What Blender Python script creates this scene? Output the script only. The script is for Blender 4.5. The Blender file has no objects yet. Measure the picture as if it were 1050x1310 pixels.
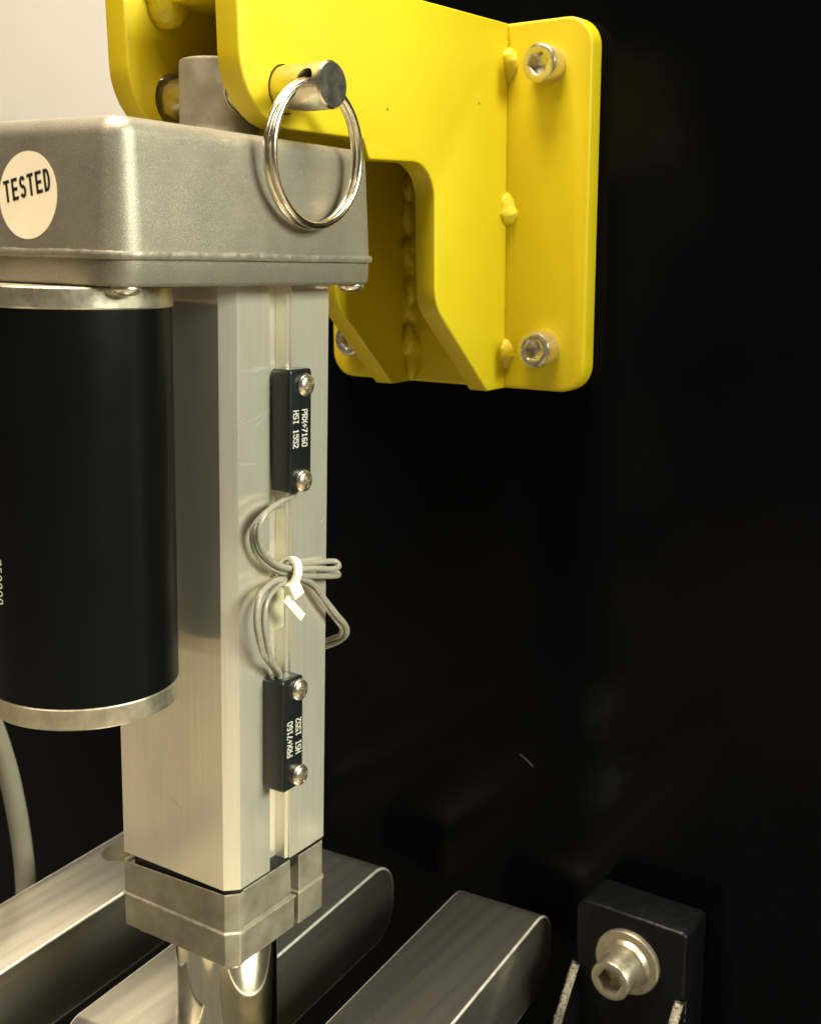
import bpy, bmesh, math, random
from mathutils import Vector, Matrix

random.seed(7)
S = 0.001                      # everything below is written in millimetres
sc = bpy.context.scene
COL = sc.collection
R = math.radians

# ------------------------------------------------------------------ camera
CAM_R = ((0.541965, -0.840035, 0.024793), (-0.165709, -0.13574, -0.976788), (0.823902, 0.525276, -0.212767))
CAM_C = (-240.823, -212.479, 186.670)
cd = bpy.data.cameras.new('camera')
cam = bpy.data.objects.new('camera', cd); COL.objects.link(cam)
rt, dn, fw = [Vector(v) for v in CAM_R]
m = Matrix((rt, -dn, -fw)).transposed().to_4x4()
m.translation = Vector(CAM_C) * S
cam.matrix_world = m
cd.sensor_fit = 'VERTICAL'; cd.sensor_height = 36.0
cd.lens = 36.0 * 1510.7 / 1310.0
cd.clip_start = 0.01; cd.clip_end = 50.0
cd.dof.use_dof = True
cd.dof.focus_distance = 0.335
cd.dof.aperture_fstop = 26.0
sc.camera = cam

# ------------------------------------------------------------------ room light
w = bpy.data.worlds.new('World'); sc.world = w; w.use_nodes = True
bg = w.node_tree.nodes['Background']
bg.inputs[0].default_value = (1.0, 0.86, 0.66, 1); bg.inputs[1].default_value = 0.07

def area(name, loc, target, size, size_y, power, color):
    l = bpy.data.lights.new(name, 'AREA'); l.shape = 'RECTANGLE'
    l.size = size; l.size_y = size_y; l.energy = power; l.color = color
    o = bpy.data.objects.new(name, l); COL.objects.link(o)
    o.location = Vector(loc) * S
    d = (Vector(target) - Vector(loc)).normalized()
    o.rotation_euler = d.to_track_quat('-Z', 'Y').to_euler()
    return o
area('ceiling_lamp', (75, -1750, 850), (40, 0, 120), 0.9, 0.6, 60.0, (0.955, 1.0, 0.84))
area('ceiling_lamp', (-800, 260, 1150), (0, 20, 120), 0.8, 0.6, 7.5, (1.0, 0.83, 0.62))
area('ceiling_lamp', (20, 50, 2200), (20, 50, 0), 1.6, 1.0, 245.0, (1.0, 0.875, 0.70))

sc.view_settings.view_transform = 'Standard'
sc.view_settings.look = 'None'
sc.view_settings.exposure = 0.0
sc.view_settings.gamma = 1.0

# ------------------------------------------------------------------ materials
ROT = 0.0
class NT:
    def __init__(s, name):
        s.m = bpy.data.materials.new(name); s.m.use_nodes = True
        s.t = s.m.node_tree; s.b = s.t.nodes['Principled BSDF']
        s.tc = s.t.nodes.new('ShaderNodeTexCoord')
    def n(s, typ, **kw):
        x = s.t.nodes.new(typ)
        for k, v in kw.items(): setattr(x, k, v)
        return x
    def l(s, a, b): s.t.links.new(a, b)
    def coord(s, scale):
        mp = s.n('ShaderNodeMapping'); mp.inputs['Scale'].default_value = [c / S for c in scale]
        s.l(s.tc.outputs['Object'], mp.inputs['Vector']); return mp.outputs[0]
    def noise(s, scale, detail=3.0, rough=0.55, dist=0.0):
        x = s.n('ShaderNodeTexNoise'); x.inputs['Scale'].default_value = 1.0
        x.inputs['Detail'].default_value = detail; x.inputs['Roughness'].default_value = rough
        x.inputs['Distortion'].default_value = dist
        s.l(s.coord(scale), x.inputs['Vector']); return x.outputs['Fac']
    def ramp(s, fac, stops):
        r = s.n('ShaderNodeValToRGB'); e = r.color_ramp.elements
        while len(e) > len(stops): e.remove(e[-1])
        while len(e) < len(stops): e.new(0.5)
        for el, (p, c) in zip(e, stops):
            el.position = p; el.color = c if len(c) == 4 else (*c, 1)
        s.l(fac, r.inputs[0]); return r.outputs[0]
    def rng(s, fac, a, b, c, d):
        x = s.n('ShaderNodeMapRange'); x.inputs[1].default_value = a; x.inputs[2].default_value = b
        x.inputs[3].default_value = c; x.inputs[4].default_value = d; s.l(fac, x.inputs[0]); return x.outputs[0]
    def mix(s, fac, a, b, blend='MIX'):
        x = s.n('ShaderNodeMix', data_type='RGBA', blend_type=blend)
        for sock, v in ((x.inputs[0], fac), (x.inputs[6], a), (x.inputs[7], b)):
            if isinstance(v, (int, float)): sock.default_value = v
            elif isinstance(v, tuple): sock.default_value = (*v, 1) if len(v) == 3 else v
            else: s.l(v, sock)
        return x.outputs[2]
    def bump(s, h, dist, strength=1.0, prev=None):
        x = s.n('ShaderNodeBump'); x.inputs['Distance'].default_value = dist * S; x.inputs['Strength'].default_value = strength
        s.l(h, x.inputs['Height'])
        if prev: s.l(prev, x.inputs['Normal'])
        s.l(x.outputs[0], s.b.inputs['Normal']); return x.outputs[0]
    def edge(s, radius, lo=0.02, hi=0.12):
        """1 along real edges of the mesh, 0 on its faces"""
        b = s.n('ShaderNodeBevel', samples=6); b.inputs['Radius'].default_value = radius * S
        g = s.n('ShaderNodeNewGeometry'); d = s.n('ShaderNodeVectorMath', operation='DOT_PRODUCT')
        s.l(b.outputs[0], d.inputs[0]); s.l(g.outputs['Normal'], d.inputs[1])
        return s.rng(d.outputs['Value'], 1 - lo, 1 - hi, 0.0, 1.0)
    def mul(s, a, b):
        x = s.n('ShaderNodeMath', operation='MULTIPLY'); s.l(a, x.inputs[0]); s.l(b, x.inputs[1]); return x.outputs[0]
    def set(s, **kw):
        for k, v in kw.items():
            i = s.b.inputs[k.replace('_', ' ')]
            if isinstance(v, (int, float)): i.default_value = v
            elif isinstance(v, tuple): i.default_value = (*v, 1) if len(v) == 3 else v
            else: s.l(v, i)
        return s

def mat_simple(name, color, rough=0.5, metal=0.0, spec=0.5, var=0.12, scale=0.35, bump=0.0):
    t = NT(name)
    n = t.noise((scale,) * 3, 4)
    lo = tuple(c * (1 - var) for c in color); hi = tuple(min(1, c * (1 + var)) for c in color)
    t.set(Base_Color=t.ramp(n, [(0.3, lo), (0.7, hi)]), Metallic=metal, Specular_IOR_Level=spec)
    t.set(Roughness=t.rng(t.noise((scale * 2.3,) * 3, 3), 0.3, 0.7, rough * 0.85, min(1, rough * 1.15)))
    if bump: t.bump(t.noise((3.0,) * 3, 2), bump)
    return t.m

def mat_cast():
    t = NT('sand_cast_aluminium')
    n1 = t.noise((2.6,) * 3, 3, 0.6); n2 = t.noise((0.09,) * 3, 4); n3 = t.noise((5.0,) * 3, 1)
    c = t.ramp(n2, [(0.3, (0.21, 0.190, 0.146)), (0.7, (0.265, 0.242, 0.188))])
    c = t.mix(t.rng(n1, 0.45, 0.7, 0.0, 0.45), c, (0.33, 0.305, 0.245))
    c = t.mix(t.rng(n3, 0.70, 0.76, 0.0, 0.9), c, (0.88, 0.85, 0.72))
    t.set(Base_Color=c, Metallic=0.55, Roughness=t.rng(n1, 0.3, 0.7, 0.36, 0.5), Specular_IOR_Level=0.5)
    b = t.bump(n1, 0.08, 0.8)
    t.bump(n3, 0.05, 0.6, b)
    return t.m

def mat_extruded(name, base, rough=0.34, metal=0.85, aniso=0.75, axis='Z', streak=(1.6, 1.6, 0.012), spots=0.5, bump=0.006, rot=0.0):
    t = NT(name)
    n1 = t.noise(streak, 3, 0.6); n2 = t.noise((0.07, 0.07, 0.03), 4); n3 = t.noise((0.9,) * 3, 2)
    lo = tuple(c * 0.93 for c in base); hi = tuple(min(1, c * 1.05) for c in base)
    c = t.ramp(n1, [(0.3, lo), (0.7, hi)])
    c = t.mix(t.rng(n2, 0.45, 0.75, 0.0, 0.45), c, tuple(x * 0.7 for x in base))
    if spots: c = t.mix(t.rng(n3, 0.73, 0.8, 0.0, spots), c, tuple(x * 0.4 for x in base))
    t.set(Base_Color=c, Metallic=metal, Anisotropic=aniso, Roughness=t.rng(n2, 0.3, 0.7, rough * 0.9, rough * 1.12))
    if aniso:
        tg = t.n('ShaderNodeTangent', direction_type='RADIAL', axis=axis)
        t.l(tg.outputs[0], t.b.inputs['Tangent'])
    t.set(Anisotropic_Rotation=rot)
    if bump: t.bump(n1, bump, 0.5)
    return t.m

def mat_bar():
    t = NT('mill_finished_bar_metal')
    n1 = t.noise((0.006, 0.28, 0.28), 2, 0.5)
    c = t.ramp(n1, [(0.3, (0.56, 0.545, 0.475)), (0.7, (0.74, 0.70, 0.58))])
    t.set(Base_Color=c, Metallic=0.97, Roughness=0.27)
    return t.m

def mat_cap():
    t = NT('die_cast_end_cap_metal')
    n = t.noise((0.13,) * 3, 4); g = t.noise((2.2,) * 3, 2); w_ = t.noise((0.35, 0.35, 0.9), 4, 0.65)
    c = t.ramp(n, [(0.3, (0.225, 0.20, 0.148)), (0.7, (0.36, 0.325, 0.24))])
    c = t.mix(t.mul(t.edge(0.9), t.rng(w_, 0.38, 0.6, 0.1, 0.95)), c, (0.66, 0.61, 0.47))
    c = t.mix(t.rng(w_, 0.66, 0.72, 0.0, 0.5), c, (0.13, 0.115, 0.085))
    t.set(Base_Color=c, Metallic=0.45, Roughness=t.rng(n, 0.3, 0.7, 0.32, 0.46))
    t.bump(g, 0.035, 0.8)
    return t.m

def mat_clamp():
    t = NT('chipped_black_gloss_paint')
    n = t.noise((0.22,) * 3, 4, 0.6); w_ = t.noise((0.8,) * 3, 3, 0.65)
    chip = t.mul(t.edge(0.8, 0.03, 0.12), t.rng(w_, 0.50, 0.58, 0.0, 1.0))
    c = t.mix(chip, (0.0028, 0.0034, 0.0038), (0.34, 0.32, 0.26))
    t.set(Base_Color=c, Metallic=t.rng(chip, 0, 1, 0, .7), Roughness=t.rng(n, 0.3, 0.7, 0.25, 0.45), Specular_IOR_Level=0.16)
    t.bump(n, 0.5, 0.6)
    return t.m

def mat_motor():
    t = NT('satin_black_motor_paint')
    n = t.noise((0.04,) * 3, 3); sc_ = t.noise((0.25, 0.25, 1.6), 3, 0.6); d = t.noise((2.5,) * 3, 1)
    c = t.mix(t.rng(sc_, 0.72, 0.76, 0.0, 0.35), (0.0026, 0.0031, 0.0031), (0.035, 0.034, 0.03))
    c = t.mix(t.rng(d, 0.77, 0.80, 0.0, 0.5), c, (0.05, 0.048, 0.042))
    t.set(Base_Color=c, Roughness=t.rng(n, 0.3, 0.7, 0.27, 0.36), Specular_IOR_Level=0.14)
    return t.m

def mat_yellow():
    t = NT('yellow_enamel_paint')
    n = t.noise((0.05,) * 3, 3); pe = t.noise((0.9,) * 3, 2); sp = t.noise((0.33,) * 3, 1.0, 0.4)
    c = t.ramp(n, [(0.3, (0.56, 0.430, 0.006)), (0.7, (0.59, 0.456, 0.008))])
    c = t.mix(t.rng(sp, 0.80, 0.815, 0.0, 0.85), c, (0.10, 0.07, 0.02))
    ch = t.noise((0.30,) * 3, 3, 0.6)
    c = t.mix(t.mul(t.edge(0.7, 0.03, 0.12), t.rng(ch, 0.66, 0.70, 0.0, 0.8)), c, (0.16, 0.12, 0.05))
    t.set(Base_Color=c, Roughness=0.45, Specular_IOR_Level=0.35)
    t.bump(pe, 0.05, 0.35)
    return t.m

def mat_weld():
    t = NT('painted_weld_metal')
    n = t.noise((0.5,) * 3, 4, 0.6); d = t.noise((0.28,) * 3, 3, 0.6)
    c = t.mix(t.rng(d, 0.64, 0.72, 0.0, 0.7), (0.56, 0.44, 0.007), (0.17, 0.12, 0.01))
    t.set(Base_Color=c, Roughness=0.4, Specular_IOR_Level=0.4)
    t.bump(n, 0.5, 0.7)
    return t.m

def mat_blackpanel():
    t = NT('black_painted_sheet')
    n = t.noise((0.02,) * 3, 3); p = t.noise((1.6,) * 3, 2)
    t.set(Base_Color=t.ramp(n, [(0.3, (0.0012, 0.0015, 0.0024)), (0.7, (0.0018, 0.0022, 0.0033))]),
          Roughness=0.2, Specular_IOR_Level=0.07)
    t.bump(p, 0.012, 0.3)
    return t.m

M = dict(
    cast=mat_cast(),
    tube=mat_extruded('anodised_extruded_aluminium', (0.95, 0.89, 0.74), 0.22, 0.70, 0.9, spots=0.25, bump=0.003, rot=ROT),
    bar=mat_bar(),
    cap=mat_cap(),
    yellow=mat_yellow(),
    motor=mat_motor(),
    ring=mat_simple('machined_motor_ring_metal', (0.62, 0.56, 0.43), 0.34, 0.9, 0.5, 0.2, 0.22, 0.01),
    chrome=mat_simple('chromed_rod_steel', (0.82, 0.78, 0.66), 0.055, 1.0, 0.5, 0.04, 0.1),
    steel=mat_simple('bright_zinc_plated_steel', (0.72, 0.66, 0.53), 0.27, 0.95, 0.5, 0.04, 0.08),
    pin=mat_simple('turned_stainless_steel', (0.74, 0.68, 0.53), 0.25, 1.0, 0.5, 0.03, 0.12),
    wire=mat_simple('spring_ring_steel', (0.76, 0.70, 0.56), 0.22, 1.0, 0.5, 0.1, 0.5),
    plastic=mat_simple('black_sensor_plastic', (0.008, 0.010, 0.0095), 0.32, 0.0, 0.5, 0.25, 0.8, 0.006),
    print_=mat_simple('white_ink_print', (0.72, 0.70, 0.60), 0.6, 0, 0.3, 0.08, 1.2),
    ink=mat_simple('black_ink_print', (0.012, 0.012, 0.012), 0.6, 0, 0.3, 0.2, 1.2),
    label=mat_simple('cream_label_paper', (0.80, 0.71, 0.52), 0.6, 0, 0.3, 0.03, 0.1),
    cable=mat_simple('grey_cable_sheath', (0.29, 0.27, 0.21), 0.28, 0, 0.5, 0.08, 0.4),
    nylon=mat_simple('natural_white_nylon', (0.86, 0.82, 0.64), 0.4, 0, 0.5, 0.04, 0.3),
    tape=mat_simple('pale_adhesive_pad', (0.50, 0.46, 0.31), 0.5, 0, 0.4, 0.06, 0.3),
    black=mat_blackpanel(),
    clamp=mat_clamp(),
    worn=mat_simple('bare_worn_steel', (0.26, 0.245, 0.195), 0.4, 0.8, 0.5, 0.8, 0.9, 0.12),
    wall=mat_simple('cream_wall_paint', (0.52, 0.50, 0.455), 0.8, 0, 0.2, 0.02, 0.01),
    hose=mat_simple('pale_grey_hose_rubber', (0.24, 0.225, 0.17), 0.5, 0, 0.4, 0.06, 0.1),
    weld=mat_weld(),
    scratch=mat_simple('bright_scratched_metal', (0.93, 0.89, 0.76), 0.3, 0.7, 0.5, 0.05, 0.5),
    floor=mat_simple('pale_floor_vinyl', (0.36, 0.32, 0.25), 0.6, 0, 0.4, 0.05, 0.004),
    bed=mat_simple('grey_machine_bed_metal', (0.05, 0.048, 0.042), 0.5, 0.0, 0.4, 0.2, 0.03),
    dull=mat_simple('dull_bronzed_steel', (0.46, 0.41, 0.31), 0.38, 0.9, 0.5, 0.12, 0.25, 0.006),
    edge_highlight=mat_simple('bar_edge_highlight_metal', (0.80, 0.77, 0.66), 0.5, 0.8, 0.5, 0.15, 0.2),  # paler, rougher chamfers: the bars' bright edge highlight put into the colour
    rubber=mat_simple('dark_seal_rubber', (0.012, 0.012, 0.010), 0.6, 0, 0.3, 0.2, 0.6),
)

# ------------------------------------------------------------------ geometry helpers
def polyround(pts, rad, n=6):
    out = []; N = len(pts)
    for i in range(N):
        p = Vector(pts[i]); a = Vector(pts[i - 1]); b = Vector(pts[(i + 1) % N])
        r = rad[i] if isinstance(rad, (list, tuple)) else rad
        if r <= 0: out.append(p); continue
        u = (a - p).normalized(); v = (b - p).normalized()
        ang = math.acos(max(-1, min(1, u.dot(v))))
        d = r / math.tan(ang / 2)
        c = p + (u + v).normalized() * (r / math.sin(ang / 2))
        s = p + u * d; e = p + v * d
        a0 = math.atan2(s.y - c.y, s.x - c.x); a1 = math.atan2(e.y - c.y, e.x - c.x)
        da = (a1 - a0 + math.pi) % (2 * math.pi) - math.pi
        for k in range(n + 1):
            t = a0 + da * k / n
            out.append(Vector((c.x + r * math.cos(t), c.y + r * math.sin(t))))
    return out

def inset(pts, d):
    """offset a CCW polygon inwards by d"""
    N = len(pts); out = []
    for i in range(N):
        p = Vector(pts[i]); a = Vector(pts[i - 1]); b = Vector(pts[(i + 1) % N])
        e1 = (p - a).normalized(); e2 = (b - p).normalized()
        n1 = Vector((-e1.y, e1.x)); n2 = Vector((-e2.y, e2.x))
        k = 1 + n1.dot(n2)
        out.append(p + (n1 + n2) * (d / k))
    return out

def inset_round(pts, rad, d, n=6):
    N = len(pts); rr = []
    for i in range(N):
        p = Vector(pts[i]); a = Vector(pts[i - 1]); b = Vector(pts[(i + 1) % N])
        cr = (p - a).cross(b - p) if hasattr((p - a), 'cross') else 0
        r = rad[i] if isinstance(rad, (list, tuple)) else rad
        if r > 0: r = max(0.02, r - d) if cr > 0 else max(0.02, r + d)
        rr.append(r)
    return polyround(inset(pts, d), rr, n)

def loft(bm, rings, cap0=True, cap1=True, closed=True):
    vs = [[bm.verts.new(Vector(p)) for p in r] for r in rings]
    n = len(vs[0])
    for a, b in zip(vs, vs[1:]):
        for i in range(n if closed else n - 1):
            j = (i + 1) % n
            bm.faces.new((a[i], a[j], b[j], b[i]))
    if cap0: bm.faces.new(list(reversed(vs[0])))
    if cap1: bm.faces.new(vs[-1])
    return vs

def prism(bm, pts, rad, z0, z1, bev=0.5, n=6, fn=None, seg=3):
    """rounded polygon (CCW) between z0 and z1 with rounded rims; fn maps (x, y, z) to a point"""
    fn = fn or (lambda x, y, z: (x, y, z))
    rings = []
    prof = []
    for k in range(seg + 1):
        t = math.pi / 2 * k / seg
        prof.append((bev * (1 - math.sin(t)), bev * (1 - math.cos(t))))
    prof_lo = prof
    for ins, dz in prof_lo:
        rings.append([fn(p.x, p.y, z0 + dz) for p in inset_round(pts, rad, ins, n)])
    for ins, dz in reversed(prof_lo):
        rings.append([fn(p.x, p.y, z1 - dz) for p in inset_round(pts, rad, ins, n)])
    loft(bm, rings)

def lathe(bm, prof, n=48, fn=None, cap0=True, cap1=True):
    """profile of (radius, height) turned about z"""
    fn = fn or (lambda x, y, z: (x, y, z))
    rings = [[fn(r * math.cos(2 * math.pi * i / n), r * math.sin(2 * math.pi * i / n), z) for i in range(n)] for r, z in prof]
    loft(bm, rings, cap0, cap1)

def box(bm, x0, x1, y0, y1, z0, z1, bev=0.3, rad=0.0, fn=None):
    r = rad if rad > 0 else bev
    prism(bm, [(x0, y0), (x1, y0), (x1, y1), (x0, y1)], r, z0, z1, bev, 3, fn, 2)

def catmull(pts, sub=10):
    P = [Vector(p) for p in pts]; P = [2 * P[0] - P[1]] + P + [2 * P[-1] - P[-2]]
    out = []
    for i in range(1, len(P) - 2):
        a, b, c, d = P[i - 1:i + 3]
        for k in range(sub):
            t = k / sub
            out.append(0.5 * ((2 * b) + (c - a) * t + (2 * a - 5 * b + 4 * c - d) * t * t + (3 * b - a - 3 * c + d) * t ** 3))
    out.append(P[-2]); return out

def sweep(bm, path, prof, up=None):
    """sweep a closed 2D profile along a path with a parallel-transported frame"""
    T = [(path[min(i + 1, len(path) - 1)] - path[max(i - 1, 0)]).normalized() for i in range(len(path))]
    u = Vector(up) if up else (Vector((0, 1, 0)) if abs(T[0].y) < 0.9 else Vector((0, 0, 1)))
    rings = []
    for p, t in zip(path, T):
        u = (u - t * u.dot(t)).normalized(); v = t.cross(u)
        rings.append([p + u * a + v * b for a, b in prof])
    loft(bm, rings)

def circ(r, n=12, sy=1.0):
    return [(r * math.cos(2 * math.pi * i / n), r * sy * math.sin(2 * math.pi * i / n)) for i in range(n)]

def ell(bm, c, rx, ry, rz, jitter=0.0, nu=14, nv=9, seed=0):
    rnd = random.Random(seed)
    rings = []
    for j in range(1, nv):
        th = math.pi * j / nv
        rings.append([(c[0] + rx * math.sin(th) * math.cos(2 * math.pi * i / nu) * (1 + jitter * (rnd.random() - .5)),
                       c[1] + ry * math.sin(th) * math.sin(2 * math.pi * i / nu) * (1 + jitter * (rnd.random() - .5)),
                       c[2] - rz * math.cos(th) * (1 + jitter * (rnd.random() - .5))) for i in range(nu)])
    loft(bm, rings)

# ------------------------------------------------------------------ object helpers
POS = {}                        # design position (mm) of every object's origin
def thing(name, label, cat, origin=(0, 0, 0), mat4=None, group=None):
    o = bpy.data.objects.new(name, None); COL.objects.link(o)
    o.empty_display_size = 0.01
    if mat4 is None: o.location = Vector(origin) * S
    else: o.matrix_world = mat4
    POS[o] = Vector(origin)
    o['label'] = label; o['category'] = cat
    if group: o['group'] = group
    return o

def finish(me, angle=35.0):
    for p in me.polygons: p.use_smooth = True
    me.set_sharp_from_angle(angle=R(angle))

def obj(name, bm, mat, parent=None, angle=35.0, label=None, recalc=True):
    if recalc: bmesh.ops.recalc_face_normals(bm, faces=bm.faces)
    c = Vector((0, 0, 0)); 
    lo = Vector([min(v.co[i] for v in bm.verts) for i in range(3)]); hi = Vector([max(v.co[i] for v in bm.verts) for i in range(3)])
    c = (lo + hi) / 2
    for v in bm.verts: v.co = (v.co - c) * S
    me = bpy.data.meshes.new(name); bm.to_mesh(me); bm.free()
    for x in (mat if isinstance(mat, (list, tuple)) else [mat]): me.materials.append(x)
    finish(me, angle)
    o = bpy.data.objects.new(name, me); COL.objects.link(o)
    POS[o] = c
    if parent: o.parent = parent; o.location = (c - POS[parent]) * S
    else: o.location = c * S
    if label: o['label'] = label
    return o

def inst(name, src, pos, parent=None, rot=None):
    """another piece sharing the mesh of src"""
    o = bpy.data.objects.new(name, src.data); COL.objects.link(o)
    POS[o] = Vector(pos)
    if parent: o.parent = parent; o.location = (Vector(pos) - POS[parent]) * S
    else: o.location = Vector(pos) * S
    o.rotation_euler = rot if rot is not None else src.rotation_euler
    return o

def tag(o, label, cat, group=None, kind=None):
    o['label'] = label; o['category'] = cat
    if group: o['group'] = group
    if kind: o['kind'] = kind
    return o

def structure(o): o['kind'] = 'structure'; return o

def cut(o, bm, angle=35.0):
    """subtract bm (design mm) from object o, keep the result as plain mesh"""
    bmesh.ops.recalc_face_normals(bm, faces=bm.faces)
    for v in bm.verts: v.co = (v.co - POS[o]) * S
    me = bpy.data.meshes.new('cutter'); bm.to_mesh(me); bm.free()
    c = bpy.data.objects.new('cutter', me); COL.objects.link(c)
    keep = (o.parent, o.matrix_basis.copy())
    o.parent = None; o.matrix_basis = Matrix.Identity(4)
    md = o.modifiers.new('b', 'BOOLEAN'); md.object = c; md.operation = 'DIFFERENCE'; md.solver = 'EXACT'
    bpy.context.view_layer.update()
    dg = bpy.context.evaluated_depsgraph_get()
    nm = bpy.data.meshes.new_from_object(o.evaluated_get(dg))
    o.modifiers.clear(); old = o.data; nm.name = old.name; o.data = nm
    finish(nm, angle)
    bpy.data.objects.remove(c); bpy.data.meshes.remove(me)
    o.parent = keep[0]; o.matrix_basis = keep[1]
    return o

def text_bm(s, size, bold=0.0, sx=1.0, spacing=1.0):
    cu = bpy.data.curves.new('t', 'FONT'); cu.body = s; cu.size = size; cu.align_x = 'CENTER'; cu.align_y = 'CENTER'
    cu.offset = bold; cu.space_character = spacing; cu.resolution_u = 4; cu.fill_mode = 'FRONT'
    o = bpy.data.objects.new('t', cu); COL.objects.link(o); bpy.context.view_layer.update()
    me = bpy.data.meshes.new_from_object(o.evaluated_get(bpy.context.evaluated_depsgraph_get()))
    bm = bmesh.new(); bm.from_mesh(me)
    bpy.data.objects.remove(o); bpy.data.curves.remove(cu); bpy.data.meshes.remove(me)
    for v in bm.verts: v.co.x *= sx
    return bm

def bold_word_bm(word, adv, h, wv, wh_):
    """bold upright grotesque capitals as flat ribbons, centred on the origin"""
    bm = bmesh.new(); lw = adv * .78; L = adv * len(word); lay = 0
    def arc(cx, cy, rx, ry, a0, a1, n=10): return [(cx + rx * math.cos(R(a0 + (a1 - a0) * k / n)), cy + ry * math.sin(R(a0 + (a1 - a0) * k / n))) for k in range(n + 1)]
    t = wv; hh = h - t
    G = {'T': [[(0, hh), (lw, hh)], [(lw / 2, -t / 2), (lw / 2, hh)]],
         'E': [[(t / 2, -t / 2), (t / 2, h - t / 2)], [(0, 0), (lw, 0)], [(0, hh / 2), (lw * .92, hh / 2)], [(0, hh), (lw, hh)]],
         'D': [[(t / 2, -t / 2), (t / 2, h - t / 2)], [(0, 0), (lw * .45, 0)] + arc(lw * .45, hh / 2, lw * .55 - t / 2, hh / 2, -80, 80) + [(lw * .45, hh), (0, hh)]],
         'S': [arc(lw / 2, hh * .76, lw / 2 - t / 2, hh * .24, 20, 250, 12) + arc(lw / 2, hh * .26, lw / 2 - t / 2, hh * .26, 75, -160, 12)]}
    for k, ch in enumerate(word):
        for st in G[ch]:
            P = [Vector((x + k * adv - L / 2 + adv * .11, y - hh / 2)) for x, y in st]
            pr = None
            for i, q in enumerate(P):
                d = (P[min(i + 1, len(P) - 1)] - P[max(i - 1, 0)]).normalized(); nn = Vector((-d.y, d.x)) * t / 2
                cur = (bm.verts.new((q.x + nn.x, q.y + nn.y, 0)), bm.verts.new((q.x - nn.x, q.y - nn.y, 0)))
                if pr: bm.faces.new((pr[0], pr[1], cur[1], cur[0]))
                pr = cur
    return bm

FONT = {'P': '11110 10001 10001 11110 10000 10000 10000', 'R': '11110 10001 10001 11110 10100 10010 10001',
        'X': '10001 10001 01010 00100 01010 10001 10001', '+': '00000 00100 00100 11111 00100 00100 00000',
        '7': '11111 00001 00010 00100 00100 01000 01000', '1': '00100 01100 00100 00100 00100 00100 01110',
        '6': '01110 10000 10000 11110 10001 10001 01110', '0': '01110 10001 10001 10001 10001 10001 01110',
        'H': '10001 10001 10001 11111 10001 10001 10001', 'S': '01111 10000 10000 01110 00001 00001 11110',
        'I': '01110 00100 00100 00100 00100 00100 01110', '5': '11111 10000 11110 00001 00001 10001 01110',
        '2': '01110 10001 00001 00010 00100 01000 11111', ' ': ' '.join(['00000'] * 7)}
def dots_bm(s, pitch, height, fn):
    """dot-matrix print: fn maps (u along the line, v up) to a point; centred"""
    bm = bmesh.new(); px = pitch / 6.0; py = height / 7.0
    W = pitch * len(s)
    for k, ch in enumerate(s):
        for r, row in enumerate(FONT[ch].split()):
            for c, b in enumerate(row):
                if b == '1':
                    u = k * pitch + c * px - W / 2 + px * .5; v = height / 2 - r * py - py / 2
                    q = [fn(u + a * px * .68, v + e * py * .60) for a, e in ((-1, -1), (1, -1), (1, 1), (-1, 1))]
                    bm.faces.new([bm.verts.new(x) for x in q])
    return bm

def socket_screw_bm(r, h, af, depth, fn, cham=0.7, n=24, rot=0.3):
    """socket-head cap screw: axis +z, standing on z = 0"""
    bm = bmesh.new()
    def ring(rad, z): return [fn(rad * math.cos(2 * math.pi * i / n), rad * math.sin(2 * math.pi * i / n), z) for i in range(n)]
    def hexr(a, z):
        out = []
        for i in range(n):
            t = 2 * math.pi * i / n; q = ((t + math.pi / 6) % (math.pi / 3)) - math.pi / 6
            rr = a / 2 / math.cos(q)
            out.append(fn(rr * math.cos(t + rot), rr * math.sin(t + rot), z))
        return out
    def ringr(rad, z): return [fn(rad * math.cos(2 * math.pi * i / n + rot), rad * math.sin(2 * math.pi * i / n + rot), z) for i in range(n)]
    loft(bm, [ringr(r, 0), ringr(r, h - cham), ringr(r - cham * .3, h - cham * .3), ringr(r - cham, h), ringr(af * .64, h), hexr(af, h - .35), hexr(af, h - depth), ringr(af * .1, h - depth - .8)])
    return bm

def pan_head(name, r, h, mat, parent, pos, fn, rot=0.4):
    """cross-recess pan head, axis +z in fn space"""
    bm = bmesh.new()
    prof = [(r * .96, 0), (r, h * .18), (r * .98, h * .4), (r * .88, h * .68), (r * .66, h * .9), (r * .36, h * .98), (r * .1, h)]
    lathe(bm, prof, 28, fn)
    o = obj(name, bm, mat, parent, 40)
    for a in (rot, rot + math.pi / 2):
        cb = bmesh.new(); ca, sa = math.cos(a), math.sin(a)
        def f2(x, y, z): return fn(x * ca - y * sa, x * sa + y * ca, z)
        hw, L = r * .17, r * .66
        lo = [f2(x, y, h * .25) for x, y in ((-L * .5, -hw * .6), (L * .5, -hw * .6), (L * .5, hw * .6), (-L * .5, hw * .6))]
        hi = [f2(x, y, h * 1.2) for x, y in ((-L, -hw), (L, -hw), (L, hw), (-L, hw))]
        loft(cb, [lo, hi]); cut(o, cb, 40)
    return o

# =================================================================== SETTING
bm = bmesh.new()
prism(bm, [(-1500, -900), (2600, -900), (2600, 2300), (-1500, 2300)], 0, 0, 20, 2, 1, lambda x, y, z: (700 + z, x, y))
structure(obj('wall', bm, M['wall']))
bm = bmesh.new()
box(bm, -5000, 700, -4000, 4000, -930, -900, 1)
structure(obj('floor', bm, M['floor']))
bm = bmesh.new()
box(bm, -430, 150, -250, 900, -345, -320, 2)  # bed under the bars, widened out of view to darken rod and panel reflections
structure(obj('machine_bed', bm, M['bed']))

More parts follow.
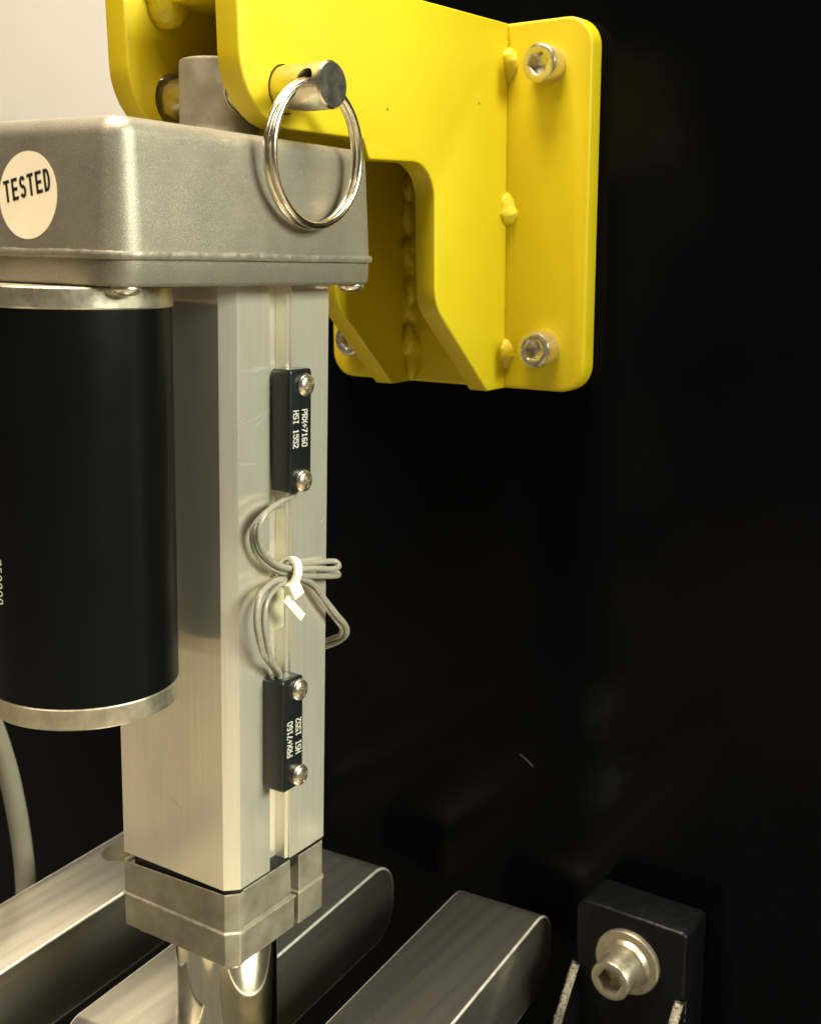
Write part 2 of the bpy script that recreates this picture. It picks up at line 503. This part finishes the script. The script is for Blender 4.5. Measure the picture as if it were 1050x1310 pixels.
# bracket frame: axes nearly those of the actuator, turned a few degrees
BR = Matrix(((0.998449, 0.049069, -0.026316), (-0.04855, 0.99862, 0.020023), (0.027262, -0.018715, 0.999453)))
BO = Vector((22.5, 22.5, 215.0))
BM4 = BR.to_4x4(); BM4.translation = BO * S
def bw(x, y, z): return BO + BR @ Vector((x, y, z))

# black cabinet side the bracket is bolted to (L-shaped sheet, notch at the upper left)
bm = bmesh.new()
prism(bm, [(-250, -540), (700, -540), (700, -150), (152, -150), (152, 700), (-250, 700)], 0, 123.6, 140, 1.2, 1, lambda x, y, z: bw(z, x, y))
panel = structure(obj('back_panel', bm, M['black']))
bm = bmesh.new()
sweep(bm, [bw(123.58, -29.2, -223.6), bw(123.58, -31.5, -224.8), bw(123.58, -35.3, -227.3)], [(-.05, -.1), (.05, -.1), (.05, .1), (-.05, .1)], (1, 0, 0))
obj('scratch', bm, M['dull'], panel)

# =================================================================== ACTUATOR
act = thing('linear_actuator', 'vertical electric actuator with square aluminium tube, cast gear housing and black motor', 'actuator', (22.5, 22.5, -62))
# --- gear housing: drafted rounded casting
def rrect(x0, x1, y0, y1, r, z, d=0.0, n=8):
    return [(p.x, p.y, z) for p in inset_round([(x0, y0), (x1, y0), (x1, y1), (x0, y1)], r, d, n)]
GX0, GX1, GY0, GY1 = -47.5, 55.7, -10, 55
bm = bmesh.new()
rings = [rrect(GX0, GX1, GY0, GY1, 7.5, 185.6)]
dr = math.tan(R(3.2)); fr = 4.6
for z in (190, 198, 206, 211.4): rings.append(rrect(GX0, GX1, GY0, GY1, 7.5, z, (z - 185.6) * dr))
base = (211.4 - 185.6) * dr
for k in range(1, 8):
    t = math.pi / 2 * k / 7
    rings.append(rrect(GX0, GX1, GY0, GY1, 7.5, 211.4 + fr * math.sin(t), base + fr * (1 - math.cos(t))))
loft(bm, rings)
housing = obj('gear_housing', bm, M['cast'], act, 30)
# parting lip with an uneven edge
bm = bmesh.new()
rings = []
base_ring = rrect(GX0, GX1, GY0, GY1, 7.5, 0, -0.9, 8)
# subdivide straight runs so the flash edge can wander
dense = []
for i, p in enumerate(base_ring):
    q = base_ring[(i + 1) % len(base_ring)]
    n = max(1, int((Vector(q) - Vector(p)).length / 0.8))
    for k in range(n): dense.append(Vector(p).lerp(Vector(q), k / n))
cx, cy = (GX0 + GX1) / 2, (GY0 + GY1) / 2
rnd = random.Random(3)
wob = [0.0]
for i in range(len(dense)): wob.append(wob[-1] * .8 + (rnd.random() - .5) * .26)
def lip(dz, sc_):
    return [(cx + (p.x - cx) * (1 + (sc_ + wob[i]) / 52), cy + (p.y - cy) * (1 + (sc_ + wob[i]) / 33), dz + wob[i] * .5) for i, p in enumerate(dense)]
loft(bm, [lip(184.0, -1.4), lip(184.1, -.1), lip(184.6, .1), lip(185.5, .1), lip(185.9, -.1), lip(186.0, -1.6)])
obj('parting_lip', bm, M['cast'], housing, 40)
bm = bmesh.new()
loft(bm, [rrect(GX0, GX1, GY0, GY1, 7.5, 177.8, 1.1), rrect(GX0, GX1, GY0, GY1, 7.5, 178.2, .5), rrect(GX0, GX1, GY0, GY1, 7.5, 178.8, .2), rrect(GX0, GX1, GY0, GY1, 7.5, 184.2, 0)])
cover = obj('housing_cover', bm, M['cast'], act, 30)
dnz = lambda px, py_, pz_: (lambda x, y, z: (px + x, py_ + y, pz_ - z))
for p in ((49.2, -4.6), (-40.8, -4.4), (49.2, 49.5), (-40.8, 49.5)):
    bm = bmesh.new(); lathe(bm, [(4.3, 0), (4.3, .5)], 24, dnz(p[0], p[1], 177.8))
    pan_head('cover_screw', 3.9, 2.3, M['steel'], cover, None, dnz(p[0], p[1], 177.85))
    bm.free()
# --- round TESTED sticker on the housing end (follows the draft)
sx0 = GX0
def on_end(y, z, off): return (GX0 + (z - 185.6) * dr - off, y, z)
bm = bmesh.new()
cyS, czS, rS = 20.9, 198.2, 10.15
n = 48
loft(bm, [[on_end(cyS + rS * math.cos(2 * math.pi * i / n), czS + rS * math.sin(2 * math.pi * i / n), o_) for i in range(n)] for o_ in (0.0, 0.09)])
stk = obj('sticker', bm, M['label'], act, 30, label='round cream sticker printed TESTED')
bm = bold_word_bm('TESTED', 2.85, 5.2, 0.82, 0.95)
a = R(10.5)
for v in bm.verts:
    u, vv = v.co.x, v.co.y
    uu = u * math.cos(a) - vv * math.sin(a); ww = u * math.sin(a) + vv * math.cos(a)
    v.co = on_end(cyS - uu + .3, czS + 2.2 + ww, 0.13)
bmesh.ops.reverse_faces(bm, faces=bm.faces)
obj('lettering', bm, M['ink'], stk, recalc=False)
# --- mounting boss on top, cross-drilled for the pin
bm = bmesh.new()
lathe(bm, [(15.5, 215.6), (13.6, 216.2), (12.2, 217.0), (11.4, 218.6), (11.1, 220.5), (11.0, 236.9), (10.8, 237.6), (10.2, 238.0)], 56, lambda x, y, z: (22.5 + x, 22.5 + y, z))
boss = obj('mounting_boss', bm, M['cap'], act, 40)
bm = bmesh.new()
lathe(bm, [(6.3, -30), (6.3, 30)], 32, lambda x, y, z: bw(x, z, 13.7 + y))
cut(boss, bm)
# --- square tube
bm = bmesh.new()
W = 45.0
prof = [(3.6, 0), (17.3, 0), (17.3, 4.8), (25.7, 4.8), (25.7, 1.0), (26.9, .8), (26.9, 0), (W - .5, 0), (W, .5), (W, W - 1), (W - 1, W + .5), (.5, W + .5), (0, W), (0, 3.6)]
prad = [.3, .2, .3, .3, .2, .15, .15, 0.2, .2, .3, .3, .2, .2, .3]
rings = []
for z, d in ((0, .25), (.25, 0), (60, 0), (120, 0), (177.9, 0)):
    rings.append([(p.x, p.y, z) for p in inset_round(prof, prad, d, 3)])
loft(bm, rings)
tube = obj('square_tube', bm, M['tube'], act, 25)
# handling scratches standing a hair proud of the anodised faces
def scratch(pts, wd, face):
    bm = bmesh.new(); P = catmull([(a, 0, b) if face == 'r' else (0, a, b) for a, b in pts], 6)
    sweep(bm, P, [(-.01, -wd / 2), (.01, -wd / 2), (.01, wd / 2), (-.01, wd / 2)], (0, 1, 0) if face == 'r' else (1, 0, 0))
    obj('scratch', bm, M['scratch'] if face == 'r' else M['worn'], tube)
for pts, wd in (([(4, 154.8), (8, 154.5), (12.5, 154.2)], .5), ([(11, 155.2), (17, 154.7)], .4),
                ([(4.1, 129.0), (7, 128.6), (10.8, 128.3)], .45), ([(3.3, 140.9), (7, 140.5), (11, 141.2), (14, 142.0), (16.8, 143.0)], .22),
                ([(11.2, 138.9), (14, 140.6), (16.9, 142.2)], .2), ([(4.2, 131), (4.0, 137)], .14), ([(41.5, 106), (43.6, 107.2)], .2)):
    scratch(pts, wd, 'r')
for pts, wd in (([(25.5, 24.7), (22.4, 23.4), (20.3, 22.2)], .12), ([(20.2, 21.9), (20.1, 20.2), (20.2, 18.6)], .2), ([(10.2, 12.6), (10.0, 12.3)], .4)):
    scratch(pts, wd, 'l')
# --- end cap: two cast layers with a ridge between, a groove on the sensor side
bm = bmesh.new()
def cap_prof(gx0, gx1, rec, o_):
    return inset([(3.3, 0), (5.4, 0), (5.4, rec), (gx0, rec), (gx0, 4.2), (gx1, 4.2), (gx1, 0), (W - 1, 0), (W + .1, 1), (W, W - 2.5), (W - 2.5, W + .8), (.6, W + .8), (0, W + .2), (0, 3.3)], o_)
crad = [.5, .25, .1, .3, .4, .4, .35, .5, .5, .8, .8, .4, .4, .6]
def cring(gx0, gx1, rec, o_, zf):
    return [(p.x, p.y, zf(p.y)) for p in polyround(cap_prof(gx0, gx1, rec, o_), [max(.05, c) for c in crad], 3)]
c_ = lambda z: (lambda y: z)
loft(bm, [cring(29.9, 31.6, .3, 1.0, c_(-25.6)), cring(29.9, 31.6, .3, .3, c_(-25.3)), cring(29.9, 31.6, .3, 0.05, c_(-24.6)), cring(29.9, 31.6, .3, 0.0, c_(-15.2)),
          cring(29.9, 31.6, .3, -.05, c_(-14.8)), cring(29.7, 31.6, .2, -.5, c_(-14.5)), cring(29.5, 31.6, .2, -.5, c_(-14.0)), cring(28.6, 31.7, .55, .06, c_(-13.6)), cring(28.2, 31.7, .6, .12, lambda y: -1.0 - y * .04), cring(28.2, 31.7, .9, 1.4, lambda y: -2.5 - y * .03)])
capo = obj('end_cap', bm, M['cap'], act, 28)
bm = bmesh.new()
box(bm, 0.9, 44, 0.9, 44, -4.2, 0.15, .2, 4.2)
obj('seal', bm, M['rubber'], act)
for p in ((4.6, 4.6), (4.6, 39.5), (40.6, 4.4), (40.6, 40.4)):
    pan_head('cap_bolt', 3.3, 1.8, M['steel'], capo, None, dnz(p[0], p[1], -25.6))
# --- rod and its foot
bm = bmesh.new()
lathe(bm, [(16.4, -3), (16.4, -66)], 72, lambda x, y, z: (22.5 + x, 22.5 + y, z))
obj('rod', bm, M['chrome'], act, 40)
# --- motor
MX, MY, MR = -34.0, 21.6, 24.95
mf = lambda x, y, z: (MX + x, MY + y, z)
bm = bmesh.new()
lathe(bm, [(MR - .25, 74.2), (MR - .25, 172.4)], 96, mf)
motor = obj('motor', bm, M['motor'], act, 40)
for z0, z1 in ((68.4, 74.2), (172.2, 177.5)):
    bm = bmesh.new()
    lathe(bm, [(MR - 1.2, z0), (MR - .25, z0 + .15), (MR, z0 + .5), (MR, z1 - .4), (MR - .2, z1 - .1), (MR - 1.0, z1)], 96, mf)
    obj('end_ring', bm, M['ring'], motor, 30)
bm = text_bm('750000', 3.6, 0.0, 1.0, 1.12)
r_ = MR - .25 + .04
for v in bm.verts:
    u, vv = v.co.x, v.co.y
    th = R(180.4) - 2.0 / r_ + vv / r_
    v.co = (MX + r_ * math.cos(th), MY + r_ * math.sin(th), 105.4 - u * 1.0)
obj('lettering', bm, M['print_'], motor, recalc=False)

# --- proximity sensors screwed over the slot
def sensor(x0, x1, z0, z1, dep, screws, flip):
    bm = bmesh.new()
    prism(bm, [(x0, z0), (x1, z0), (x1, z1), (x0, z1)], 1.3, -0.02, dep, .55, 5, lambda x, y, z: (x, -z, y))
    s = obj('proximity_sensor', bm, M['plastic'], act, 40)
    for (px, pz) in screws:
        pan_head('pan_screw', 3.35, 2.1, M['steel'], s, None, (lambda px, pz: (lambda x, y, z: (px + x, -dep + .02 - z, pz + y)))(px, pz), .35)
    zc = (z0 + z1) / 2 + (.6 if not flip else -1.2); e = -dep - .03
    if not flip:   # reads downwards, tops towards +x
        for s_, xc in (('PRX+7160', x0 + 6.7), ('HSI 1552', x0 + 2.7)):
            bm = dots_bm(s_, 1.36, 2.5, lambda u, v, xc=xc: (xc + v, e, zc - u)); obj('print', bm, M['print_'], s, recalc=False)
    else:
        for s_, xc in (('PRX+7160', x0 + 3.6), ('HSI 1552', x0 + 7.6)):
            bm = dots_bm(s_, 1.42, 2.6, lambda u, v, xc=xc: (xc - v, e, zc + u)); obj('print', bm, M['print_'], s, recalc=False)
    return s
sensor(17.6, 27.5, 119.4, 154.6, 7.0, [(23.9, 150.0), (23.2, 122.6)], False)
sensor(13.8, 23.7, 29.0, 64.0, 7.5, [(21.2, 59.9), (21.5, 32.6)], True)

# --- cables and tie
A = [(24.6, -3.5, 118.9), (22.5, -4.0, 117.6), (16.3, -5.0, 117.2), (9.2, -6.0, 115.8), (5.8, -6.0, 112.8), (5.7, -5.5, 108.7), (8.3, -5.0, 104.1), (13.4, -4.5, 99.8), (18.1, -5.0, 97.5), (23.7, -5.5, 95.9), (31.7, -6.0, 94.5), (39.2, -6.0, 92.7), (44.9, -4.5, 92.0), (45.7, -3.0, 93.1), (43.0, -2.0, 93.7), (37.5, -1.6, 94.4), (29.8, -1.6, 95.4), (24.5, -2.0, 96.1)]
B = [(20.0, -2.0, 115.5), (13.5, -3.0, 115.1), (8.1, -3.0, 112.4), (6.0, -3.0, 109.0), (7.3, -3.0, 104.0), (12.1, -3.0, 99.1), (17.4, -3.0, 96.1), (21.9, -4.0, 94.4), (28.0, -4.5, 92.8), (35.7, -4.5, 91.0), (43.6, -4.0, 89.2), (47.7, -2.5, 88.5), (47.0, -1.3, 89.5), (39.7, -1.3, 90.9)]
Cc = [(16.8, -4.0, 62.8), (16.0, -4.5, 66.1), (10.6, -6.0, 71.5), (7.3, -7.0, 78.5), (6.2, -7.0, 84.6), (7.9, -6.5, 89.8), (12.9, -5.5, 92.4), (20.5, -4.0, 93.0), (26.8, -4.0, 92.1), (33.3, -4.0, 88.7), (38.5, -4.0, 83.1), (43.9, -4.5, 77.1), (49.7, -4.0, 71.7), (53.0, -2.0, 67.4), (53.9, 2.0, 63.9), (53.5, 7.0, 61.2)]
D = [(17.7, -2.5, 63.2), (15.0, -3.5, 67.1), (7.4, -6.0, 74.1), (3.2, -7.5, 80.9), (2.3, -7.5, 86.8), (4.2, -7.0, 91.9), (9.9, -6.0, 94.4), (17.3, -4.5, 94.1), (26.8, -2.5, 91.1), (32.9, -2.5, 88.1), (38.6, -3.0, 81.9), (45.2, -3.0, 75.2), (49.7, -2.5, 70.7), (52.4, 0.0, 67.1), (53.6, 4.0, 64.7), (53.5, 8.0, 62.6)]
bm = bmesh.new()
sweep(bm, catmull(A), circ(.88)); sweep(bm, catmull(B), circ(.88))
tag(obj('sensor_cable', bm, M['cable'], None, 60), 'grey doubled cable looping below the upper black sensor', 'cable')
bm = bmesh.new()
sweep(bm, catmull(Cc), circ(.88)); sweep(bm, catmull(D), circ(.88))
tag(obj('sensor_cable', bm, M['cable'], None, 60), 'grey doubled cable arching above the lower black sensor', 'cable')
tie = thing('cable_tie', 'white nylon cable tie bundling the grey sensor cables', 'cable tie', (21, -4, 90))
bm = bmesh.new()
P = []
for k in range(33):
    t = 2 * math.pi * k / 32 + .5
    P.append(Vector((21.0 + 1.2 * math.sin(t), -4.0 + 3.3 * math.cos(t), 95.4 + 4.0 * math.sin(t))))
sweep(bm, P, [(-1.4, -.45), (1.4, -.45), (1.4, .45), (-1.4, .45)], (1, 0, 0))
obj('tie_loop', bm, M['nylon'], tie, 40)
bm = bmesh.new()
ax = Vector((.30, -.25, -.92)).normalized(); sd = Vector((.95, .0, .31)); sd = (sd - ax * sd.dot(ax)).normalized(); nn = ax.cross(sd)
def tf(c): return lambda x, y, z: tuple(Vector(c) + sd * x + nn * y + ax * z)
box(bm, -2.3, 2.3, -1.6, 1.6, -2.6, 2.4, .4, 0, tf((20.2, -6.4, 90.6)))
obj('tie_head', bm, M['nylon'], tie)
bm = bmesh.new()
ax = Vector((.62, -.2, -.75)).normalized(); sd = Vector((.8, .0, .6)); sd = (sd - ax * sd.dot(ax)).normalized(); nn = ax.cross(sd)
box(bm, -1.35, 1.35, -.5, .5, -4.3, 4.6, .15, 0, tf((19.6, -7.0, 85.3)))
obj('tie_tail', bm, M['nylon'], tie)
bm = bmesh.new()
box(bm, 18.2, 25.2, 0.9, 4.3, 76.6, 92, .3)
tag(obj('tie_pad', bm, M['tape'], None), 'pale plastic pad in the tube slot behind the cable tie', 'tie pad')

# =================================================================== YELLOW BRACKET
brk = thing('mounting_bracket', 'bright yellow welded two-arm steel bracket bolted to the black panel', 'bracket', (0, 0, 0), BM4)
arm = [(-17.2, 45.7), (-17.2, 3.9), (34.5, 3.2), (37.0, -2.5), (71.1, -1.9), (71.1, -47.0), (104.0, -78.4), (115.6, -78.4), (115.6, 45.7)]
arad = [1, 18.5, 1.5, 1.5, 11.5, 13, 1.5, .6, .6]
for y0 in (-25.0, 17.0):
    bm = bmesh.new()
    prism(bm, arm, arad, y0, y0 + 8, .7, 8, lambda x, y, z: (x, z, y), 3)
    o = obj('side_arm', bm, M['yellow'], brk, 30)
    bm = bmesh.new(); rr = 6.5 if y0 < 0 else 7.6
    lathe(bm, [(rr, y0 - 3), (rr, y0 + 12)], 40, lambda x, y, z: (x, z, 13.7 + y))
    cut(o, bm, 30)
bm = bmesh.new()
prism(bm, [(-56.7, -78.4), (55, -78.4), (55, 45.7), (-56.7, 45.7)], 9.5, 115.5, 123.3, 1.1, 8, lambda x, y, z: (z, x, y), 4)
obj('back_plate', bm, M['yellow'], brk, 30)
bm = bmesh.new()
box(bm, -6, 115.4, -17.1, 17.1, 38.6, 45.0, .5)
obj('top_web', bm, M['yellow'], brk)
# weld beads
def bead(pts, r, seed, zs=1.0):
    bm = bmesh.new(); rnd = random.Random(seed)
    for (x, y, z) in pts: ell(bm, (x, y, z), r * (0.85 + .4 * rnd.random()), r * (0.85 + .4 * rnd.random()), r * zs * (0.9 + .5 * rnd.random()), .16, 14, 9, seed + int(z * 7))
    o = obj('weld_bead', bm, M['weld'], brk, 180)
    md = o.modifiers.new('r', 'REMESH'); md.mode = 'VOXEL'; md.voxel_size = 0.45 * S
    ms = o.modifiers.new('s', 'SMOOTH'); ms.iterations = 10; ms.factor = .5
    bpy.context.view_layer.update()
    nm = bpy.data.meshes.new_from_object(o.evaluated_get(bpy.context.evaluated_depsgraph_get()))
    o.modifiers.clear(); nm.name = 'weld_bead'; o.data = nm
    for p_ in nm.polygons: p_.use_smooth = True
for z, k in ((33, 1), (-16, 2), (-66, 3)):
    rnd = random.Random(k)
    pts = [(117.0 - rnd.random() * .5, -23.4 - rnd.random() * .5, z + dz) for dz in (-1.0, .2, 1.1)]
    bead(pts, 4.7, k)
rw = random.Random(5)
pts = []; z = -73.0
while z < 3:
    k = rw.random()
    for q in range(3): pts.append((116.2 - rw.random() * (1.2 + 3.2 * k), 17.8 - rw.random() * (1.0 + 3.0 * k), z + rw.random() * 4))
    z += 1.4 + rw.random() * 2.4
bead(pts, 2.3, 11, 2.0)
bead([(114.8, -16.4, z) for z in range(-70, 20, 7)], 2.4, 17)
bead([(-3, 15.5, 39), (-5.5, 15.0, 41.5), (-6.5, 16.5, 44)], 5.0, 23)
# cap screws through the back plate
mx = lambda px, py_, pz_: (lambda x, y, z: (px - z, py_ + x, pz_ + y))
for (y, z, rot) in ((-41, 31, .3), (-40.8, -63.4, .55), (41.5, -63.4, .1), (41.5, 31, .2)):
    obj('cap_screw', socket_screw_bm(6.3, 7.6, 6.1, 4.2, mx(115.5, y, z), .9, 48, rot), M['steel'], brk, 32)

# clevis pin and split ring
PINY0 = -41.7
bm = bmesh.new()
lathe(bm, [(.3, 24.0), (6.1, 24.0), (6.1, PINY0 + .5), (5.65, PINY0), (.25, PINY0)], 56, lambda x, y, z: bw(x, z, 13.7 + y))
pin = tag(obj('clevis_pin', bm, M['pin'], None, 30), 'short round steel pin through the yellow bracket arms', 'clevis pin')
bm = bmesh.new()
ca, sa = math.cos(R(17)), math.sin(R(17))
lathe(bm, [(2.45, -12), (2.45, 12)], 24, lambda x, y, z: bw(-z * ca + y * sa, -37.0 + x, 13.7 + z * sa + y * ca))
cut(pin, bm, 30)
bm = bmesh.new()
P = []
rc, turns = 18.3, 2.06
a0 = R(128)
for k in range(241):
    t = k / 240; ang = a0 + t * turns * 2 * math.pi
    sh = max(0.0, min(1.0, (t - .40) / .16)); sh = sh * sh * (3 - 2 * sh)
    rr = rc + (.25 if t > .5 else 0)
    P.append(Vector((19.7 + 1.0 * rr * math.cos(ang) * 1.03, -14.7 + 1.95 * sh + (math.sin(ang)) * -.5, 212.0 + rr * math.sin(ang))))
sweep(bm, P, circ(1.02, 12, 1.0), (0, 1, 0))
tag(obj('split_ring', bm, M['wire'], None, 60), 'double-wound steel split ring hanging from the clevis pin', 'split ring')

# =================================================================== BARS
YAW = R(4.035); cw, sw = math.cos(YAW), math.sin(YAW)
def barw(x, y, z): return (x * cw - y * sw, x * sw + y * cw, z)
BZ, BH = -58.0, 34.0
def bar(name, y0, y1, x0, x1, label, near_r=2.0):
    bm = bmesh.new()
    prism(bm, [(x0, BZ - BH), (x1, BZ - BH), (x1, BZ), (x0, BZ)], [near_r, 13, 15, near_r], y0, y1, .7, 12, lambda x, y, z: barw(x, z, y), 3)
    o = obj(name, bm, [M['bar'], M['edge_highlight']], None, 30)
    ny = Vector((-sw, cw, 0))
    for p_ in o.data.polygons:
        if 0.25 < abs(p_.normal.dot(ny)) < 0.97: p_.material_index = 1
    return tag(o, label, 'metal bar', 'metal bars in front of the black panel')
bar1 = bar('flat_bar', 97.7, 132.0, -200, 138.5, 'long metal bar with a drilled hole, leftmost of the three')
bm = bmesh.new()
lathe(bm, [(7.6, BZ - 24), (7.6, BZ + 5)], 40, lambda x, y, z: (73.5 + x, 126.0 + y, z))
cut(bar1, bm, 30)
bar('flat_bar', 22.3, 59.6, -12, 139, 'middle metal bar passing behind the chrome rod', 8)
bar('flat_bar', -48.3, -12.3, -60, 139.5, 'metal bar right of the chrome rod, nearest the black clamp')

# =================================================================== CLAMP LUG
clx = 104.0
clamp = thing('clamp_lug', 'black painted lug with washer and socket screw on the panel', 'clamp', bw(113, -86, -330))
bm = bmesh.new()
prism(bm, [(-108.8, -332), (-65.5, -332), (-65.5, -264.0), (-108.8, -264.0)], [1, 1, 5, 2.5], clx, 123.4, 1.4, 5, lambda x, y, z: bw(z, x, y), 3)
obj('lug', bm, M['clamp'], clamp, 40)
for y in (-66.4, -107.6):
    bm = bmesh.new()
    prism(bm, [(clx + .6, -290.0), (clx - .5, -291.0), (clx - 14, -308), (clx - 18, -332), (clx + .6, -332)][::-1], .5, y - 1.7, y + 1.7, .6, 2, lambda x, y_, z: bw(x, z, y_), 2)
    obj('gusset', bm, M['clamp'], clamp, 40)
    # bare steel where the paint is rubbed off the sloping front edge
    bm = bmesh.new()
    P = [Vector(bw(a, y, b)) for a, b in ((clx - .6, -291.3), (clx - 4, -295.6), (clx - 8, -300.5), (clx - 14, -308.1), (clx - 16, -319.8), (clx - 17.6, -330))]
    sweep(bm, P, [(-1.45, -.25), (1.45, -.25), (1.45, .25), (-1.45, .25)], tuple(BR @ Vector((0, 1, 0))))
    obj('worn_edge', bm, M['worn'], clamp, 40)
mxw = lambda px, py_, pz_: (lambda x, y, z: tuple(bw(px - z, py_ + x, pz_ + y)))
bm = bmesh.new()
lathe(bm, [(12.4, 0), (12.4, 1.6), (11.9, 2.1), (9.3, 2.3), (8.4, 3.4), (8.2, 4.2), (5, 4.2)], 48, mxw(clx, -87.2, -282.2))
obj('washer', bm, M['dull'], clamp, 30)
obj('cap_screw', socket_screw_bm(7.4, 11.5, 8.2, 6, mxw(clx - 4.0, -87.2, -282.2), 1.0, 48, .5), M['dull'], clamp, 32)

# hose behind the bars at the left
bm = bmesh.new()
H = [(10, 180, 95), (36, 180, 35), (48.0, 180, 10), (55.9, 180, -9.99), (61.79, 180, -31.45), (65.47, 180, -52.75), (67.6, 180, -72.34), (68.2, 180, -89.4), (67.5, 180, -140), (66, 180, -330)]
sweep(bm, catmull(H), circ(4.3, 16))
tag(obj('hose', bm, M['hose'], None, 60), 'pale grey hose curving down behind the leftmost bar', 'hose')
